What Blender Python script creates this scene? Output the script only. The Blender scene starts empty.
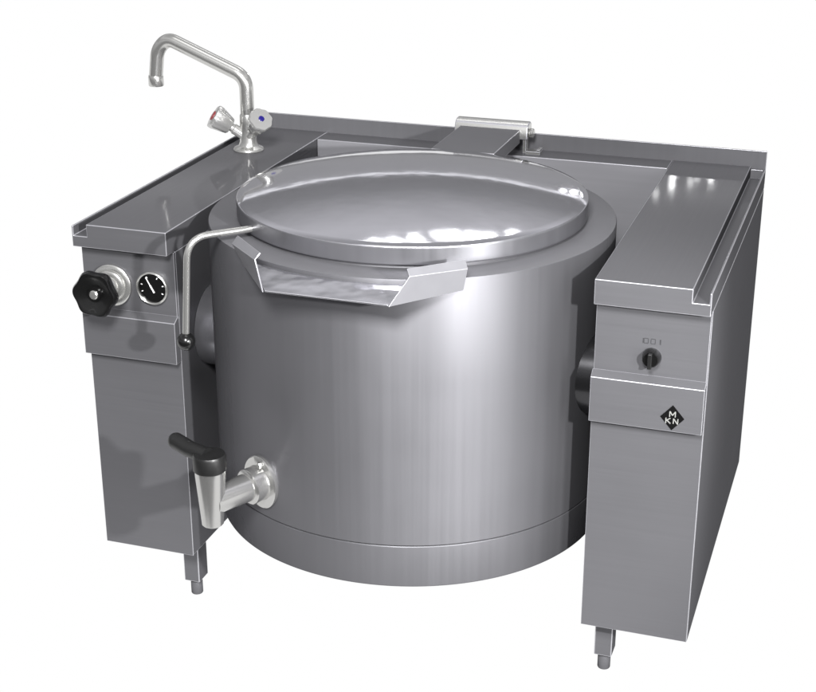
import bpy, bmesh, math, random
from mathutils import Vector, Matrix
R = math.radians
S = bpy.context.scene
COL = S.collection
random.seed(7)

# ------------------------------------------------------------------ camera
YAW, PIT = -0.3225, 0.3816
cd = bpy.data.cameras.new('camera'); cam = bpy.data.objects.new('camera', cd); COL.objects.link(cam)
cd.sensor_width = 36.0; cd.lens = 36.0 * 1499.1 / 816.0; cd.clip_end = 300; cd.clip_start = 0.05
fw = Vector((math.sin(YAW) * math.cos(PIT), math.cos(YAW) * math.cos(PIT), -math.sin(PIT)))
rt = Vector((math.cos(YAW), -math.sin(YAW), 0)); up = rt.cross(fw)
M = Matrix((rt, up, -fw)).transposed().to_4x4(); M.translation = Vector((0.9329, -2.5648, 1.8071))
cam.matrix_world = M
S.camera = cam

# ------------------------------------------------------------------ world: a dim grey studio room
W = bpy.data.worlds.new('World'); S.world = W; W.use_nodes = True
nt = W.node_tree; bg = nt.nodes['Background']
tc = nt.nodes.new('ShaderNodeTexCoord'); sx = nt.nodes.new('ShaderNodeSeparateXYZ')
rp = nt.nodes.new('ShaderNodeValToRGB')
nt.links.new(tc.outputs['Generated'], sx.inputs[0]); nt.links.new(sx.outputs['Z'], rp.inputs[0])
def grey(v): return (v, v, v * 1.03, 1)
cr = rp.color_ramp
mr0 = nt.nodes.new('ShaderNodeMapRange'); mr0.inputs['From Min'].default_value = -1; mr0.inputs['From Max'].default_value = 1
nt.links.new(sx.outputs['Z'], mr0.inputs['Value']); nt.links.new(mr0.outputs[0], rp.inputs[0])
# dark studio floor below, pale wall up to a bright band added to streak the lid, dim room above
STOPS = [(-0.3, 0.06), (-0.02, 0.10), (0.02, 0.34), (0.258, 0.38), (0.264, 1.7), (0.274, 1.7), (0.280, 0.20), (0.40, 0.26), (0.62, 0.68), (0.80, 0.38), (1.0, 0.30)]
for k, (z, v) in enumerate(STOPS):
    e = cr.elements[k] if k < 2 else cr.elements.new(1.0)
    e.position = (z + 1) / 2; e.color = grey(v)
nt.links.new(rp.outputs[0], bg.inputs[0]); bg.inputs[1].default_value = 1.0

# ------------------------------------------------------------------ studio lamps
def area(name, loc, target, sx_, sy_, watts, col=(1, 1, 1)):
    l = bpy.data.lights.new(name, 'AREA'); l.shape = 'RECTANGLE'; l.size = sx_; l.size_y = sy_
    l.energy = watts; l.color = col
    o = bpy.data.objects.new(name, l); COL.objects.link(o); o.location = loc
    o.rotation_euler = (Vector(target) - Vector(loc)).to_track_quat('-Z', 'Y').to_euler()
    return o
def bulb(name, loc, watts, r=0.03):
    l = bpy.data.lights.new(name, 'POINT'); l.energy = watts; l.shadow_soft_size = r
    o = bpy.data.objects.new(name, l); COL.objects.link(o); o.location = loc; return o
def spot(name, loc, target, watts, cone, blend, r):
    l = bpy.data.lights.new(name, 'SPOT'); l.energy = watts; l.spot_size = R(cone); l.spot_blend = blend; l.shadow_soft_size = r
    o = bpy.data.objects.new(name, l); COL.objects.link(o); o.location = loc
    o.rotation_euler = (Vector(target) - Vector(loc)).to_track_quat('-Z', 'Y').to_euler(); return o
spot('key_spot', (1.75, -1.70, 1.60), (-0.40, 0.05, 0.35), 410, 44, 0.5, 0.045)
area('side_strip', (1.5, -0.75, 1.0), (0.2, -0.1, 0.5), 0.25, 1.3, 14)
area('high_fill', (0.65, -3.0, 3.1), (0, 0.3, 0.8), 0.8, 0.8, 250)
area('overhead_fill', (-0.2, -0.2, 4.0), (0.0, 0.4, 0.8), 1.4, 1.0, 10)  # added fill lamp, lifts the tops and the rear gap
# light panels added for bright strokes on the lid, bulbs added for worktop glints
LID_PANELS = [(-28.5, 46, .09, .26, .5), (-25.0, 45.5, .15, .36, 1.0), (-20.0, 45, .08, .40, .8), (-17.0, 44.5, .09, .34, 1.1),
       (-12.5, 43.5, .07, .34, .5), (-9.5, 43, .17, .40, 1.5), (-4.5, 42, .22, .38, 1.8), (0.8, 39, .08, .44, 1.0)]
for k, (az, el, w_, h_, e_) in enumerate(LID_PANELS):
    az, el = R(az), R(el)
    p = Vector((0.1, 0.0, 0.97)) + Vector((math.sin(az) * math.cos(el), math.cos(az) * math.cos(el), math.sin(el))) * 3.0
    o = area('lid_glint_panel', p, (0.1, 0.0, 0.97), w_, h_, e_ * w_ * h_ * 13)
    o.rotation_euler.rotate_axis('Z', R(24 + 7 * (k % 3)))
for x, y, z, e in ((-0.14, 4.39, 1.99, .5), (-0.08, 4.48, 1.97, 1.0), (-0.09, 4.57, 1.95, 1.3), (0.0, 4.54, 1.96, .5), (0.09, 4.61, 1.94, 1.8), (0.02, 4.62, 1.94, .9)):
    bulb('worktop_glint_bulb', (x, y, z), e * 0.6, 0.016)

S.view_settings.view_transform = 'Standard'; S.view_settings.look = 'None'
S.view_settings.exposure = 0.0; S.view_settings.gamma = 1.0; S.view_settings.use_curve_mapping = False
S.render.engine = 'CYCLES'; S.cycles.use_denoising = True
S.cycles.max_bounces = 8

# ------------------------------------------------------------------ materials
def steel(name, base, rough, metallic=0.6, coat=0.25, coat_rough=0.12, brush=None, aniso=0.0, tint=0.0, var=0.05, bump=0.02, edge=1.0, spec=0.5, wave=0.0):
    m = _steel(name, base, rough, metallic, coat, coat_rough, brush, aniso, tint, var, bump)
    b = m.node_tree.nodes['Principled BSDF']; n = m.node_tree.nodes; L = m.node_tree.links
    b.inputs['Specular Tint'].default_value = (edge, edge, edge, 1); b.inputs['Specular IOR Level'].default_value = spec
    if wave:
        t = n.new('ShaderNodeTexCoord'); nz = n.new('ShaderNodeTexNoise'); nz.inputs['Scale'].default_value = 13; nz.inputs['Detail'].default_value = 2
        L.new(t.outputs['Object'], nz.inputs['Vector']); bp = n.new('ShaderNodeBump'); bp.inputs['Strength'].default_value = wave; bp.inputs['Distance'].default_value = 0.01
        L.new(nz.outputs['Fac'], bp.inputs['Height'])
        for l in list(b.inputs['Normal'].links): L.new(l.from_socket, bp.inputs['Normal'])
        L.new(bp.outputs[0], b.inputs['Normal'])
    return m
def _steel(name, base, rough, metallic=0.6, coat=0.25, coat_rough=0.12, brush=None, aniso=0.0, tint=0.0, var=0.05, bump=0.02):
    m = bpy.data.materials.new(name); m.use_nodes = True; n = m.node_tree.nodes; L = m.node_tree.links
    b = n['Principled BSDF']
    b.inputs['Metallic'].default_value = metallic; b.inputs['Roughness'].default_value = rough
    b.inputs['Coat Weight'].default_value = coat; b.inputs['Coat Roughness'].default_value = coat_rough
    b.inputs['Anisotropic'].default_value = aniso
    c = (base, base * (1 - 0.006), base * (1 + 0.058 + tint), 1)
    b.inputs['Base Color'].default_value = c
    if brush:
        t = n.new('ShaderNodeTexCoord'); mp = n.new('ShaderNodeMapping'); mp.inputs['Scale'].default_value = brush
        nz = n.new('ShaderNodeTexNoise'); nz.inputs['Scale'].default_value = 1.0; nz.inputs['Detail'].default_value = 4
        L.new(t.outputs['Object'], mp.inputs[0]); L.new(mp.outputs[0], nz.inputs['Vector'])
        n2 = n.new('ShaderNodeTexNoise'); n2.inputs['Scale'].default_value = 5.0; n2.inputs['Detail'].default_value = 3
        L.new(t.outputs['Object'], n2.inputs['Vector'])
        ad = n.new('ShaderNodeMath'); ad.operation = 'ADD'; L.new(nz.outputs['Fac'], ad.inputs[0]); L.new(n2.outputs['Fac'], ad.inputs[1])
        mr = n.new('ShaderNodeMapRange'); mr.inputs['From Min'].default_value = 0.6; mr.inputs['From Max'].default_value = 1.4
        mr.inputs['To Min'].default_value = rough - var; mr.inputs['To Max'].default_value = rough + var
        L.new(ad.outputs[0], mr.inputs['Value']); L.new(mr.outputs[0], b.inputs['Roughness'])
        mx = n.new('ShaderNodeMapRange'); mx.inputs['From Min'].default_value = 0.6; mx.inputs['From Max'].default_value = 1.4
        mx.inputs['To Min'].default_value = 0.96; mx.inputs['To Max'].default_value = 1.04
        L.new(ad.outputs[0], mx.inputs['Value'])
        vm = n.new('ShaderNodeVectorMath'); vm.operation = 'SCALE'; vm.inputs[0].default_value = c[:3]
        L.new(mx.outputs[0], vm.inputs['Scale']); L.new(vm.outputs[0], b.inputs['Base Color'])
        bp = n.new('ShaderNodeBump'); bp.inputs['Strength'].default_value = bump; bp.inputs['Distance'].default_value = 0.002
        L.new(nz.outputs['Fac'], bp.inputs['Height']); L.new(bp.outputs[0], b.inputs['Normal'])
    if aniso:
        b.inputs['Anisotropic Rotation'].default_value = 0.25
        tg = n.new('ShaderNodeTangent'); tg.direction_type = 'RADIAL'; tg.axis = 'Z'; L.new(tg.outputs[0], b.inputs['Tangent'])
    return m
def plain(name, col, rough=0.4, metallic=0.0, coat=0.0, emit=None):
    m = bpy.data.materials.new(name); m.use_nodes = True; n = m.node_tree.nodes; L = m.node_tree.links
    b = n['Principled BSDF']
    b.inputs['Base Color'].default_value = (*col, 1); b.inputs['Roughness'].default_value = rough
    b.inputs['Metallic'].default_value = metallic; b.inputs['Coat Weight'].default_value = coat
    if emit:
        b.inputs['Emission Color'].default_value = (1, 1, 1, 1); b.inputs['Emission Strength'].default_value = emit
        b.inputs['Specular IOR Level'].default_value = 0.0
    else:
        nz = n.new('ShaderNodeTexNoise'); nz.inputs['Scale'].default_value = 60; nz.inputs['Detail'].default_value = 3
        t = n.new('ShaderNodeTexCoord'); L.new(t.outputs['Object'], nz.inputs['Vector'])
        mr = n.new('ShaderNodeMapRange'); mr.inputs['To Min'].default_value = max(0.02, rough - 0.08); mr.inputs['To Max'].default_value = rough + 0.08
        L.new(nz.outputs['Fac'], mr.inputs['Value']); L.new(mr.outputs[0], b.inputs['Roughness'])
    return m
M_PANEL = steel('panel_steel', 0.124, 0.45, 0.45, 0.0, 0.15, brush=(3, 3, 200), edge=0.0, spec=0.0)
M_TOP = steel('worktop_steel', 0.132, 0.46, 0.4, 0.14, 0.06, brush=(160, 4, 4), bump=0.004, edge=0.3, spec=0.2)
M_VESSEL = steel('vessel_steel', 0.168, 0.52, 0.75, 0.0, 0.15, brush=(90, 90, 1.2), bump=0.006, aniso=0.65, edge=0.0, spec=0.0)
M_RIM = steel('lid_rim_steel', 0.34, 0.34, 0.9, 0.0, 0.05, brush=(60, 60, 2), bump=0.004, edge=0.3)
M_EDGE = steel('edge_highlight', 0.42, 0.32, 0.6, 0.0, 0.05)  # pale bevel colour paints highlight lines along the sheet edges
M_WING = steel('spout_wing_steel', 0.30, 0.36, 0.55, 0.0, 0.05, brush=(40, 40, 40), bump=0.01, edge=0.5)
M_LID = steel('lid_steel', 0.57, 0.08, 0.95, 0.0, 0.05, brush=(14, 14, 14), var=0.015, bump=0.004, wave=0.05)
M_SPOUT = steel('spout_steel', 0.55, 0.09, 0.9, 0.0, 0.05, brush=(30, 30, 30), var=0.04, bump=0.02, wave=0.55)
M_CHROME = steel('satin_chrome', 0.54, 0.24, 0.85, 0.2, 0.05, tint=-0.095)
M_TRUNNION_SHADED = steel('trunnion_steel_shaded', 0.045, 0.22, 0.8, 0.2, 0.08)  # same steel as the other trunnion, darkened to stand in for dark reflections
M_ARM = steel('satin_steel', 0.15, 0.46, 0.35, 0.0, 0.05, brush=(40, 40, 40), var=0.03, bump=0.003, edge=0.3, spec=0.1)
M_REAR = steel('rear_steel_lit', 0.23, 0.5, 0.3, 0.0, 0.05, brush=(3, 3, 120), bump=0.004, edge=0.2, spec=0.1)  # same steel as the panels, lightened to stand in for light on the recess
M_VALVE = steel('valve_steel', 0.50, 0.22, 0.88, 0.1, 0.05, tint=-0.085)
M_BRIGHT = steel('bright_steel', 0.50, 0.24, 0.7, 0.2, 0.05, tint=-0.085)
M_TRUNNION_LIT = steel('trunnion_steel_lit', 0.30, 0.26, 0.8, 0.0, 0.05, brush=(2, 60, 60), bump=0.004)  # lighter copy of the trunnion steel, brightness put into its colour
M_BLACK = plain('black_plastic', (0.008, 0.008, 0.008), 0.38)
M_GLOSSBLACK = plain('gloss_black', (0.004, 0.004, 0.004), 0.22, coat=0.4)
M_WHITE = plain('white_enamel', (0.8, 0.8, 0.8), 0.35)
M_PALE = plain('pale_print', (0.22, 0.22, 0.21), 0.45)
M_RED = plain('red_marker', (0.25, 0.03, 0.035), 0.35)
M_BLUE = plain('blue_marker', (0.008, 0.004, 0.12), 0.3)
M_PRINT = plain('grey_print', (0.035, 0.035, 0.038), 0.5)
M_GASKET = plain('dark_gasket', (0.01, 0.01, 0.011), 0.6)
M_FLOOR = plain('glowing_white_floor', (0, 0, 0), 0.9, emit=1.0)  # floor made to glow so it stays white without contact shadows

# ------------------------------------------------------------------ mesh helpers
def box(bm, x0, x1, y0, y1, z0, z1):
    v = [bm.verts.new(p) for p in ((x0, y0, z0), (x1, y0, z0), (x1, y1, z0), (x0, y1, z0), (x0, y0, z1), (x1, y0, z1), (x1, y1, z1), (x0, y1, z1))]
    for f in ((3, 2, 1, 0), (4, 5, 6, 7), (0, 1, 5, 4), (1, 2, 6, 5), (2, 3, 7, 6), (3, 0, 4, 7)): bm.faces.new([v[i] for i in f])
def extrude(bm, poly, axis, a, b):
    """closed polygon of 2D points swept along axis ('x' -> (y,z), 'y' -> (x,z), 'z' -> (x,y))"""
    def P(p, t): return {'x': (t, p[0], p[1]), 'y': (p[0], t, p[1]), 'z': (p[0], p[1], t)}[axis]
    A = [bm.verts.new(P(p, a)) for p in poly]; B = [bm.verts.new(P(p, b)) for p in poly]; n = len(poly)
    bm.faces.new(A); bm.faces.new(B[::-1])
    for i in range(n): bm.faces.new((A[i], B[i], B[(i + 1) % n], A[(i + 1) % n]))
def frame(d):
    d = Vector(d).normalized(); h = Vector((0, 0, 1)) if abs(d.z) < 0.9 else Vector((1, 0, 0))
    u = d.cross(h).normalized(); return d, u, d.cross(u)
def lathe(bm, prof, org, axis=(0, 0, 1), n=64, rfun=None):
    """prof: (radius, distance along axis)"""
    d, u, w = frame(axis); o = Vector(org); rings = []
    for r, h in prof:
        if r < 1e-6: rings.append([bm.verts.new(o + d * h)]); continue
        ring = []
        for i in range(n):
            a = 2 * math.pi * i / n; q = r * (rfun(a, r) if rfun else 1)
            ring.append(bm.verts.new(o + d * h + (u * math.cos(a) + w * math.sin(a)) * q))
        rings.append(ring)
    for A, B in zip(rings, rings[1:]):
        for i in range(n):
            j = (i + 1) % n
            if len(A) == 1 and len(B) == 1: continue
            if len(A) == 1: bm.faces.new((A[0], B[i], B[j]))
            elif len(B) == 1: bm.faces.new((A[i], B[0], A[j]))
            else: bm.faces.new((A[i], B[i], B[j], A[j]))
def round_path(pts, rad, k=8):
    P = [Vector(p) for p in pts]; out = [P[0]]
    for a, b, c in zip(P, P[1:], P[2:]):
        t = min(rad, (a - b).length * .49, (c - b).length * .49)
        s, e = b + (a - b).normalized() * t, b + (c - b).normalized() * t
        for i in range(k + 1):
            f = i / k; out.append(s * (1 - f) ** 2 + b * 2 * f * (1 - f) + e * f * f)
    return out + [P[-1]]
def tube(bm, pts, r, n=20, r1=None):
    P = [Vector(p) for p in pts]; rings = []; prev = None
    for i, p in enumerate(P):
        d = (P[min(i + 1, len(P) - 1)] - P[max(i - 1, 0)]).normalized()
        u = frame(d)[1] if prev is None else (prev - d * prev.dot(d)).normalized()
        prev = u; w = d.cross(u); rr = r if r1 is None else r + (r1 - r) * i / (len(P) - 1)
        rings.append([bm.verts.new(p + (u * math.cos(2 * math.pi * j / n) + w * math.sin(2 * math.pi * j / n)) * rr) for j in range(n)])
    for A, B in zip(rings, rings[1:]):
        for i in range(n): bm.faces.new((A[i], B[i], B[(i + 1) % n], A[(i + 1) % n]))
    bm.faces.new(rings[0][::-1]); bm.faces.new(rings[-1])
def ball(bm, c, r, sz=1.0):
    bmesh.ops.create_uvsphere(bm, u_segments=28, v_segments=18, radius=r, matrix=Matrix.Translation(c) @ Matrix.Diagonal((1, 1, sz, 1)))
def plate(bm, quad, t, flip=False):
    """a polygon given a thickness along its own normal"""
    q = [Vector(p) for p in quad]; n = (q[1] - q[0]).cross(q[2] - q[0]).normalized() * (-t if flip else t)
    A = [bm.verts.new(p) for p in q]; B = [bm.verts.new(p + n) for p in q]; k = len(q)
    bm.faces.new(A); bm.faces.new(B[::-1])
    for i in range(k): bm.faces.new((A[i], B[i], B[(i + 1) % k], A[(i + 1) % k]))
def obj(name, bm, mat, parent=None, bevel=0.0, smooth=True, segs=3, edge=True):
    bmesh.ops.recalc_face_normals(bm, faces=bm.faces[:])
    me = bpy.data.meshes.new(name); bm.to_mesh(me); bm.free()
    for m in (mat if isinstance(mat, (list, tuple)) else [mat]): me.materials.append(m)
    o = bpy.data.objects.new(name, me); COL.objects.link(o)
    if parent: o.parent = parent
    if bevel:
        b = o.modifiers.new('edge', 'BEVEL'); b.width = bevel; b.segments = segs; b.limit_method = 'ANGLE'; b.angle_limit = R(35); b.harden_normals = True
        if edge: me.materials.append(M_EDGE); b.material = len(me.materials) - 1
    if smooth:
        for p in me.polygons: p.use_smooth = True
        me.set_sharp_from_angle(angle=R(38))
    return o
def new(): return bmesh.new()

# ------------------------------------------------------------------ setting
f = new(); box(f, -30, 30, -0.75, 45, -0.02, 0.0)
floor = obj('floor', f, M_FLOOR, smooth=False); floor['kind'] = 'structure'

# ------------------------------------------------------------------ the kettle
K = bpy.data.objects.new('tilting_kettle', None); COL.objects.link(K); K.empty_display_size = 0.2
K['label'] = 'large stainless steel tilting boiling kettle with closed round lid between two grey columns'
K['category'] = 'boiling kettle'

A_, B_, C_ = 0.436, 0.616, 0.650
def column(s):
    X = lambda a, b: (min(s * a, s * b), max(s * a, s * b))
    b = new(); x0, x1 = X(0.436, 0.650); box(b, x0, x1, 0.0375, 0.8900, 0.145, 0.8490)
    c = obj('side_column', b, M_PANEL, K, 0.0015)
    b = new(); x0, x1 = X(0.4362, 0.6485); box(b, x0, x1, 0.0300, 0.0373, 0.7080, 0.8488); obj('control_panel', b, M_PANEL, c, 0.0012)
    b = new(); x0, x1 = X(0.4345, 0.6490)
    extrude(b, [(0.0335, 0.6097), (0.0119, 0.6097), (0.0119, 0.7008), (0.0300, 0.7115), (0.0335, 0.7060)], 'x', x0, x1); obj('cover_strip', b, M_PANEL, c, 0.0012)
    b = new(); x0, x1 = X(0.4350, 0.6495); box(b, x0, x1, 0.0345, 0.0373, 0.1450, 0.7050); obj('front_panel', b, M_PANEL, c, 0.001)
    # worktop with a channel along its outer edge
    b = new(); p = [(0.436, 0.8505), (0.436, 0.900), (0.616, 0.900), (0.616, 0.874), (0.6462, 0.874), (0.6462, 0.8950), (0.650, 0.8950), (0.650, 0.8505)]
    extrude(b, [(s * x, z) for x, z in p], 'y', 0.0, 0.8890); bmesh.ops.recalc_face_normals(b, faces=b.faces[:])
    for fc in b.faces:
        fc.material_index = 1 if abs(fc.normal.x) > 0.9 or fc.normal.y < -0.9 else 0
    obj('worktop', b, [M_TOP, M_PANEL], K, 0.0016)
    for y in (0.093, 0.780):
        b = new(); x0, x1 = X(0.4545, 0.4915); box(b, x0, x1, y, y + 0.045, 0.040, 0.1445); g = obj('leg', b, M_PANEL, K, 0.002)
        b = new(); lathe(b, [(0, 0), (0.0125, 0), (0.0135, 0.002), (0.0135, 0.030), (0.0120, 0.032), (0.0120, 0.040), (0, 0.040)], (s * 0.473, y + 0.0225, 0), n=32); obj('foot', b, M_PANEL, g)
    return c
column(-1); column(1)

# rear bridge between the columns
b = new(); box(b, -0.4345, 0.4345, 0.8164, 0.8890, 0.300, 0.8988); bmesh.ops.recalc_face_normals(b, faces=b.faces[:])
for fc in b.faces: fc.material_index = 1 if fc.normal.z > 0.9 else 0
obj('rear_housing', b, [M_REAR, M_TOP], K, 0.0016)
b = new(); extrude(b, [(0.8894, 0.860), (0.8894, 0.938), (0.8940, 0.938), (0.8940, 0.860)], 'x', -0.650, 0.650); bs = obj('backsplash', b, M_TOP, K, 0.0012)
for s in (-1, 1):
    b = new(); box(b, min(s * .6175, s * .645), max(s * .6175, s * .645), 0.8780, 0.8892, 0.8745, 0.8960); obj('channel_stop', b, M_TOP, bs, 0.001)

# vessel
VC = (0.0, 0.2555, 0.0); RV = 0.4183
b = new()
lathe(b, [(0.400, 0.3650), (0.4170, 0.3650), (RV, 0.3665), (RV, 0.50), (RV, 0.70), (RV, 0.9085), (0.4170, 0.9113), (0.4140, 0.9120), (0.3545, 0.9120), (0.3525, 0.9140), (0.3525, 0.9260), (0.3440, 0.9260), (0.3440, 0.60), (0, 0.60)], VC, n=256)
bmesh.ops.recalc_face_normals(b, faces=b.faces[:])
for fc in b.faces: fc.material_index = 1 if fc.normal.z > 0.9 else 0
V = obj('vessel', b, [M_VESSEL, M_ARM], K)
b = new()
lathe(b, [(0, 0.2719), (0.4110, 0.2719), (0.4160, 0.2735), (RV, 0.2780), (RV, 0.3618), (0.4170, 0.3632), (0.400, 0.3632), (0, 0.3632)], VC, n=256); obj('bottom_skirt', b, M_VESSEL, V)
for s in (-1, 1):
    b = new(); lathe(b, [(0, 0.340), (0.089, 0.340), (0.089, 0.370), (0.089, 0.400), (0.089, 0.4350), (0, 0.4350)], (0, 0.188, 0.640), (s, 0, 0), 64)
    obj('trunnion', b, M_TRUNNION_LIT if s < 0 else M_TRUNNION_SHADED, V)

# lid: shallow dome with an upright rim
b = new(); prof = []; H = 0.042; RL = 0.3598; zt = 0.9545
Rs = (RL * RL + H * H) / (2 * H)
for i in range(25):
    r = (RL - 0.002) * i / 24; prof.append((r, zt + H - (Rs - math.sqrt(Rs * Rs - r * r))))
prof += [(RL - 0.0006, zt - 0.0006), (RL, zt - 0.0022), (RL, zt - 0.005), (RL, 0.9225), (RL, 0.9205), (RL - 0.001, 0.9190), (RL - 0.004, 0.9190), (RL - 0.004, 0.9300), (0, 0.9300)]
lathe(b, prof, VC, n=256); bmesh.ops.recalc_face_normals(b, faces=b.faces[:])
for fc in b.faces: fc.material_index = 1 if abs(fc.normal.z) < 0.7 else 0
LID = obj('lid', b, [M_LID, M_RIM], K)
# lever on the lid rim
b = new(); P0 = Vector((-0.2425, -0.0080, 0.931)); d = Vector((-0.677, -0.736, 0)).normalized()
corner = P0 + d * 0.134 + Vector((0, 0, 0.002)); end = corner + d * 0.014 + Vector((0, 0, -0.200))
tube(b, round_path([P0, corner, end], 0.045, 10), 0.0068, 20); LV = obj('lid_lever', b, M_CHROME, LID)
b = new(); ball(b, end + Vector((0, 0, -0.010)), 0.0185); obj('ball_grip', b, M_GLOSSBLACK, LV)
# hinge
b = new(); extrude(b, [(0.600, 0.935), (0.600, 0.957), (0.835, 0.957), (0.835, 0.925), (0.640, 0.925)], 'x', -0.070, 0.078); obj('hinge_arm', b, M_ARM, LID, 0.0015)
HG = None
b = new()
pr = [(0.832, 0.934), (0.832, 0.950), (0.840, 0.966), (0.852, 0.972), (0.866, 0.972), (0.876, 0.966), (0.876, 0.940)]
extrude(b, pr, 'x', -0.085, 0.096); HG = obj('hinge_housing', b, M_CHROME, K, 0.003)
b = new(); box(b, 0.084, 0.092, 0.838, 0.862, 0.8995, 0.9338)
box(b, 0.0925, 0.128, 0.832, 0.8600, 0.8992, 0.9075); box(b, 0.120, 0.128, 0.8320, 0.860, 0.9077, 0.9130); obj('hinge_bracket', b, M_CHROME, HG, 0.0012)
b = new(); lathe(b, [(0, 0), (0.0095, 0), (0.011, 0.002), (0.011, 0.010), (0.009, 0.012), (0, 0.012)], (0.0963, 0.850, 0.948), (1, 0, 0), 32); obj('hinge_pin', b, M_CHROME, HG)

# pouring spout
b = new(); NF = 24
def floor_pt(i, dz):
    x = 0.200 - 0.400 * i / NF; return (x, 0.2555 - math.sqrt(0.4212 ** 2 - x * x), 0.9045 + dz)
def lip_pt(i, dz):
    x = 0.117 - 0.234 * i / NF; return (x, -0.2370, 0.8950 + dz)
top = [b.verts.new(floor_pt(i, 0)) for i in range(NF + 1)]; bot = [b.verts.new(floor_pt(i, -0.003)) for i in range(NF + 1)]
ft = [b.verts.new(lip_pt(i, 0)) for i in range(NF + 1)]; fb = [b.verts.new(lip_pt(i, -0.003)) for i in range(NF + 1)]
for i in range(NF):
    b.faces.new((top[i], top[i + 1], ft[i + 1], ft[i])); b.faces.new((bot[i], fb[i], fb[i + 1], bot[i + 1]))
    b.faces.new((ft[i], ft[i + 1], fb[i + 1], fb[i])); b.faces.new((top[i], bot[i], bot[i + 1], top[i + 1]))
for i in (0, NF): b.faces.new((top[i], ft[i], fb[i], bot[i]))
SP = obj('pouring_spout', b, M_SPOUT, K, 0.0008, segs=2)
for s in (-1, 1):
    # side wall with a narrow flange folded inwards along its top
    P = lambda x, y, z: Vector((s * x, y, z))
    inner = [P(.139, -.198, .951), P(.2215, -.114, .950), P(.2285, -.1245, .938), P(.146, -.206, .941), P(.2150, -.1040, .8890), P(.1182, -.2385, .8925)]
    n1 = Vector((s * 0.0018, -0.0012, 0.0016)); n2 = Vector((s * 0.0022, -0.0016, 0.0))
    outer = [inner[0] + n1, inner[1] + n1, inner[2] + n2, inner[3] + n2, inner[4] + n2, inner[5] + n2]
    b = new(); I = [b.verts.new(p) for p in inner]; O = [b.verts.new(p) for p in outer]
    for V_ in (I, O):
        b.faces.new((V_[0], V_[1], V_[2], V_[3])); b.faces.new((V_[3], V_[2], V_[4], V_[5]))
    for i, j in ((0, 1), (1, 2), (2, 4), (4, 5), (5, 3), (3, 0)): b.faces.new((I[i], I[j], O[j], O[i]))
    obj('spout_wing', b, M_WING, SP, 0.0006, segs=2)

# drain valve
a = Vector((-0.461, -0.887, 0)).normalized(); F0 = Vector((-0.193, -0.1160, 0.441))
b = new(); lathe(b, [(0, -0.004), (0.047, -0.004), (0.049, 0.001), (0.049, 0.006), (0.047, 0.008), (0.037, 0.009), (0.036, 0.013), (0.036, 0.036), (0.033, 0.039), (0.0285, 0.040), (0.0275, 0.100), (0.0275, 0.125), (0, 0.125)], F0, a, 64, rfun=lambda t, r: 1 + (0.14 * math.sin(t) ** 2 if r > 0.0371 else 0))
DV = obj('drain_valve', b, M_VALVE, K)
side = a.cross(Vector((0, 0, 1)))
for sg in (-1, 1):
    b = new(); q = F0 + side * (0.012 * sg) + Vector((0, 0, -0.0445 * sg)) + a * 0.004 
    lathe(b, [(0, 0), (0.0070, 0), (0.0070, 0.012), (0.006, 0.014), (0, 0.014)], q, a, 6); obj('bolt', b, M_VALVE, DV)
BC = F0 + a * 0.125; bx, by = BC.x, BC.y
b = new(); lathe(b, [(0, 0.392), (0.0195, 0.392), (0.0215, 0.394), (0.0300, 0.500), (0.0300, 0.5095), (0, 0.5095)], (bx, by, 0), n=48, rfun=lambda t, r: 1 - 0.035 * max(0, math.cos(4 * t)) ** 3); obj('valve_body', b, M_VALVE, DV)
b = new(); lathe(b, [(0, 0.5100), (0.0305, 0.5100), (0.0325, 0.512), (0.0325, 0.540), (0.030, 0.5445), (0, 0.5455)], (bx, by, 0), n=48)
hd = Vector((-0.93, 0.36, 0)).normalized()
VH = obj('valve_handle', b, M_BLACK, DV)
b = new(); h0 = Vector((bx, by, 0.537)); tube(b, [h0 + hd * 0.005, h0 + hd * 0.055, h0 + hd * 0.078 + Vector((0, 0, 0.004)), h0 + hd * 0.093 + Vector((0, 0, 0.006))], 0.0165, 24)
ball(b, h0 + hd * 0.093 + Vector((0, 0, 0.006)), 0.0167); obj('grip', b, M_BLACK, VH)

# mixer tap
T = Vector((-0.549, 0.660, 0.900))
b = new(); lathe(b, [(0, 0.0005), (0.036, 0.0005), (0.037, 0.003), (0.035, 0.007), (0.024, 0.012), (0.0205, 0.022), (0.0195, 0.060), (0.0190, 0.085), (0.017, 0.089), (0, 0.089)], T, n=48); TP = obj('mixer_tap', b, M_CHROME, K)
b = new(); tube(b, round_path([T + Vector((0, 0, 0.085)), T + Vector((0, 0, 0.176)), (-0.748, 0.66, 1.156), (-0.778, 0.66, 1.128), (-0.787, 0.66, 1.060)], 0.030, 12), 0.0168, 24); obj('spout_pipe', b, M_CHROME, TP)
b = new(); lathe(b, [(0.013, 0.0005), (0.0175, 0), (0.0185, 0.002), (0.0185, 0.022), (0.017, 0.026), (0.0135, 0.027)], (-0.787, 0.66, 1.040), n=32); obj('nozzle', b, M_CHROME, TP)
rgt = Vector((0.948, 0.317, 0)); twd = Vector((0.317, -0.948, 0)); zz = Vector((0, 0, 1))
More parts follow.
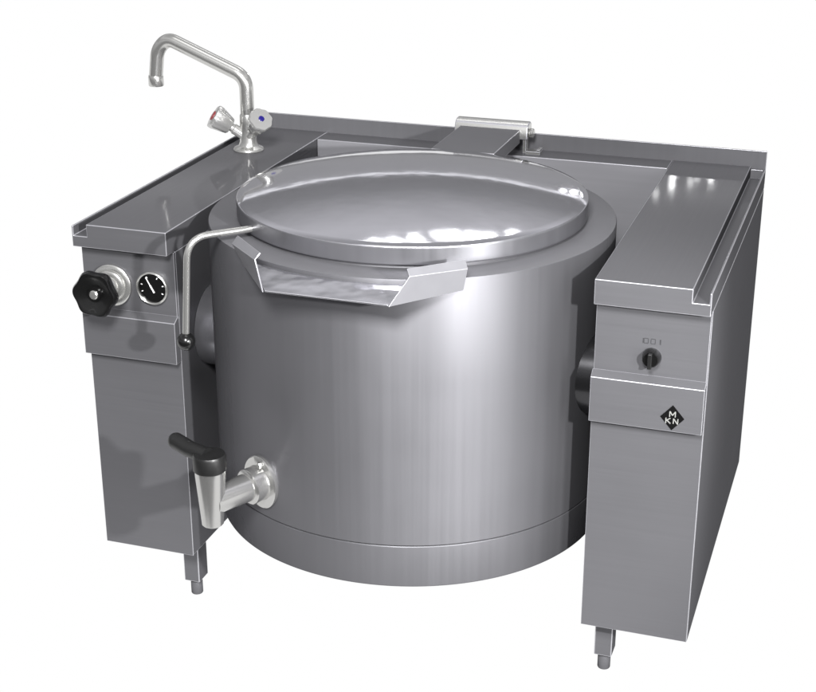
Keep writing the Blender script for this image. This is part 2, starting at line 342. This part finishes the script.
def handle(dirv, mk):
    d = dirv.normalized(); o = T + Vector((0, 0, 0.030))
    b = new(); lathe(b, [(0, 0), (0.0125, 0), (0.0125, 0.042), (0.010, 0.044), (0.010, 0.050), (0.0175, 0.051), (0.0195, 0.053), (0.0285, 0.088), (0.0288, 0.096), (0.0270, 0.099), (0, 0.1005)], o, d, 48,
                     rfun=lambda t, r: 1 + (0.035 * math.cos(8 * t) if r > 0.017 else 0))
    h = obj('tap_handle', b, M_BRIGHT, TP)
    b = new(); lathe(b, [(0, 0.0998), (0.0070, 0.0998), (0.0070, 0.1018), (0.0060, 0.1024), (0, 0.1024)] if mk is M_BLUE else [(0, 0.0998), (0.0120, 0.0998), (0.0120, 0.1012), (0.011, 0.1018), (0, 0.1018)], o, d, 32)
    b.faces.ensure_lookup_table()
    k = obj('marker', b, mk, TP); k['label'] = 'blue cold water marker' if mk is M_BLUE else 'red hot water marker'
handle(-rgt * 0.070 + zz * 0.050 + twd * 0.012, M_RED)
handle(rgt * 0.035 + twd * 0.060 + zz * 0.055, M_BLUE)

# handwheel
c = (-0.581, 0.030, 0.765); n_ = (0.02, -1, 0.06)
b = new(); lathe(b, [(0, 0.0), (0.043, 0.0), (0.0445, 0.002), (0.0445, 0.008), (0.042, 0.010), (0.034, 0.011), (0.033, 0.018), (0.030, 0.020), (0.023, 0.021), (0.021, 0.034), (0.017, 0.036), (0.0165, 0.060), (0.012, 0.062), (0, 0.062)], c, n_, 48)
HW = obj('steam_valve', b, M_CHROME, K)
b = new(); lathe(b, [(0, 0.058), (0.030, 0.060), (0.043, 0.064), (0.0475, 0.070), (0.0475, 0.080), (0.0440, 0.086), (0.036, 0.085), (0.020, 0.077), (0.0135, 0.077), (0.0135, 0.082), (0, 0.082)], c, n_, 96,
                 rfun=lambda t, r: 1 + (0.055 * math.cos(6 * t + 0.5) if r > 0.04 else 0)); hw = obj('handwheel', b, M_GLOSSBLACK, HW)
b = new(); lathe(b, [(0, 0.0818), (0.0095, 0.0818), (0.0095, 0.084), (0.0075, 0.086), (0, 0.0868)], c, n_, 32); obj('hub_cap', b, M_CHROME, HW)

# pressure gauge
g0 = (-0.487, 0.0300, 0.769)
b = new(); lathe(b, [(0.0305, 0.001), (0.0350, 0.0), (0.0360, 0.003), (0.0355, 0.0085), (0.0335, 0.010), (0.0315, 0.0085), (0.0312, 0.004)], g0, (0, -1, 0), 64); GG = obj('pressure_gauge', b, M_CHROME, K)
b = new(); lathe(b, [(0, -0.0005), (0.0313, -0.0005), (0.0313, 0.0048), (0, 0.0048)], g0, (0, -1, 0), 64); obj('dial_face', b, M_GLOSSBLACK, GG)
gy = 0.0300 - 0.0062
def stroke(bm, x0, z0, x1, z1, w, y0, y1):
    d = Vector((x1 - x0, z1 - z0)); n = Vector((-d.y, d.x)).normalized() * (w / 2)
    extrude(bm, [(x0 + n.x, z0 + n.y), (x1 + n.x, z1 + n.y), (x1 - n.x, z1 - n.y), (x0 - n.x, z0 - n.y)], 'y', y0, y1)
b = new(); stroke(b, g0[0] + 0.004, g0[2] - 0.010, g0[0] - 0.005, g0[2] + 0.006, 0.0030, gy, gy + 0.0012); stroke(b, g0[0] - 0.005, g0[2] + 0.006, g0[0] - 0.014, g0[2] + 0.022, 0.0016, gy, gy + 0.0012); obj('needle', b, M_WHITE, GG)
b = new()
for k, t in enumerate((200, 165, 118, 62, 15, -25)):
    t = R(t); cx, cz = g0[0] + 0.0245 * math.cos(t), g0[2] + 0.0245 * math.sin(t)
    stroke(b, cx - 0.0016 * math.cos(t), cz - 0.0016 * math.sin(t), cx + 0.0022 * math.cos(t), cz + 0.0022 * math.sin(t), 0.0018, gy + 0.0006, gy + 0.0016)
obj('dial_mark', b, M_WHITE, GG)

# control knob, its printed symbols, badge
k0 = (0.545, 0.0300, 0.749)
b = new(); lathe(b, [(0, 0.0), (0.0175, 0.0), (0.0182, 0.002), (0.0172, 0.006), (0.0155, 0.018), (0.0140, 0.020), (0, 0.020)], k0, (0, -1, 0), 48); KN = obj('control_knob', b, M_GLOSSBLACK, K)
b = new(); box(b, k0[0] - 0.0038, k0[0] + 0.0038, 0.0300 - 0.029, 0.0300 - 0.0195, k0[2] - 0.0155, k0[2] + 0.0145); obj('grip_bar', b, M_BLACK, KN, 0.0015, edge=False)
b = new(); y0, y1 = 0.02935, 0.0302; w = 0.0011
def rect(x0, x1, z0, z1):
    stroke(b, x0, z0, x1, z0, w, y0, y1); stroke(b, x0, z1, x1, z1, w, y0, y1)
    stroke(b, x0, z0 + w / 2, x0, z1 - w / 2, w, y0, y1); stroke(b, x1, z0 + w / 2, x1, z1 - w / 2, w, y0, y1)
zs = 0.7745
rect(0.5285, 0.5365, zs, zs + 0.0095); stroke(b, 0.5268, zs, 0.5268, zs + 0.0095, 0.0012, y0, y1)
rect(0.5415, 0.5495, zs, zs + 0.0095)
stroke(b, 0.5590, zs, 0.5590, zs + 0.0095, 0.0024, y0, y1)
obj('switch_symbol', b, M_PRINT, K, smooth=False)
b = new(); c0 = (0.593, 0.639); hx, hz = 0.0225, 0.0255; yb = 0.0119
extrude(b, [(c0[0] - hx, c0[1]), (c0[0], c0[1] + hz), (c0[0] + hx, c0[1]), (c0[0], c0[1] - hz)], 'y', yb - 0.0012, yb + 0.0004); BD = obj('maker_badge', b, M_GLOSSBLACK, K, smooth=False)
b = new(); ly0, ly1 = yb - 0.0018, yb - 0.0010
def letter(strokes, ox, oz, h):
    for (x0, z0, x1, z1) in strokes: stroke(b, ox + x0 * h, oz + z0 * h, ox + x1 * h, oz + z1 * h, 0.0019, ly0 + 0.00013 * letter.k, ly1); letter.k = (letter.k + 1) % 4
letter.k = 0
letter([(0, 0, 0, 1), (0, 1, .45, .3), (.45, .3, .9, 1), (.9, 1, .9, 0)], c0[0] - 0.0050, c0[1] + 0.0015, 0.0115)
letter([(0, 0, 0, 1), (0, .45, .75, 1), (.15, .55, .8, 0)], c0[0] - 0.0115, c0[1] - 0.0120, 0.0110)
letter([(0, 0, 0, 1), (0, 1, .75, 0), (.75, 0, .75, 1)], c0[0] + 0.0025, c0[1] - 0.0120, 0.0110)
obj('badge_letters', b, M_PALE, BD, smooth=False)
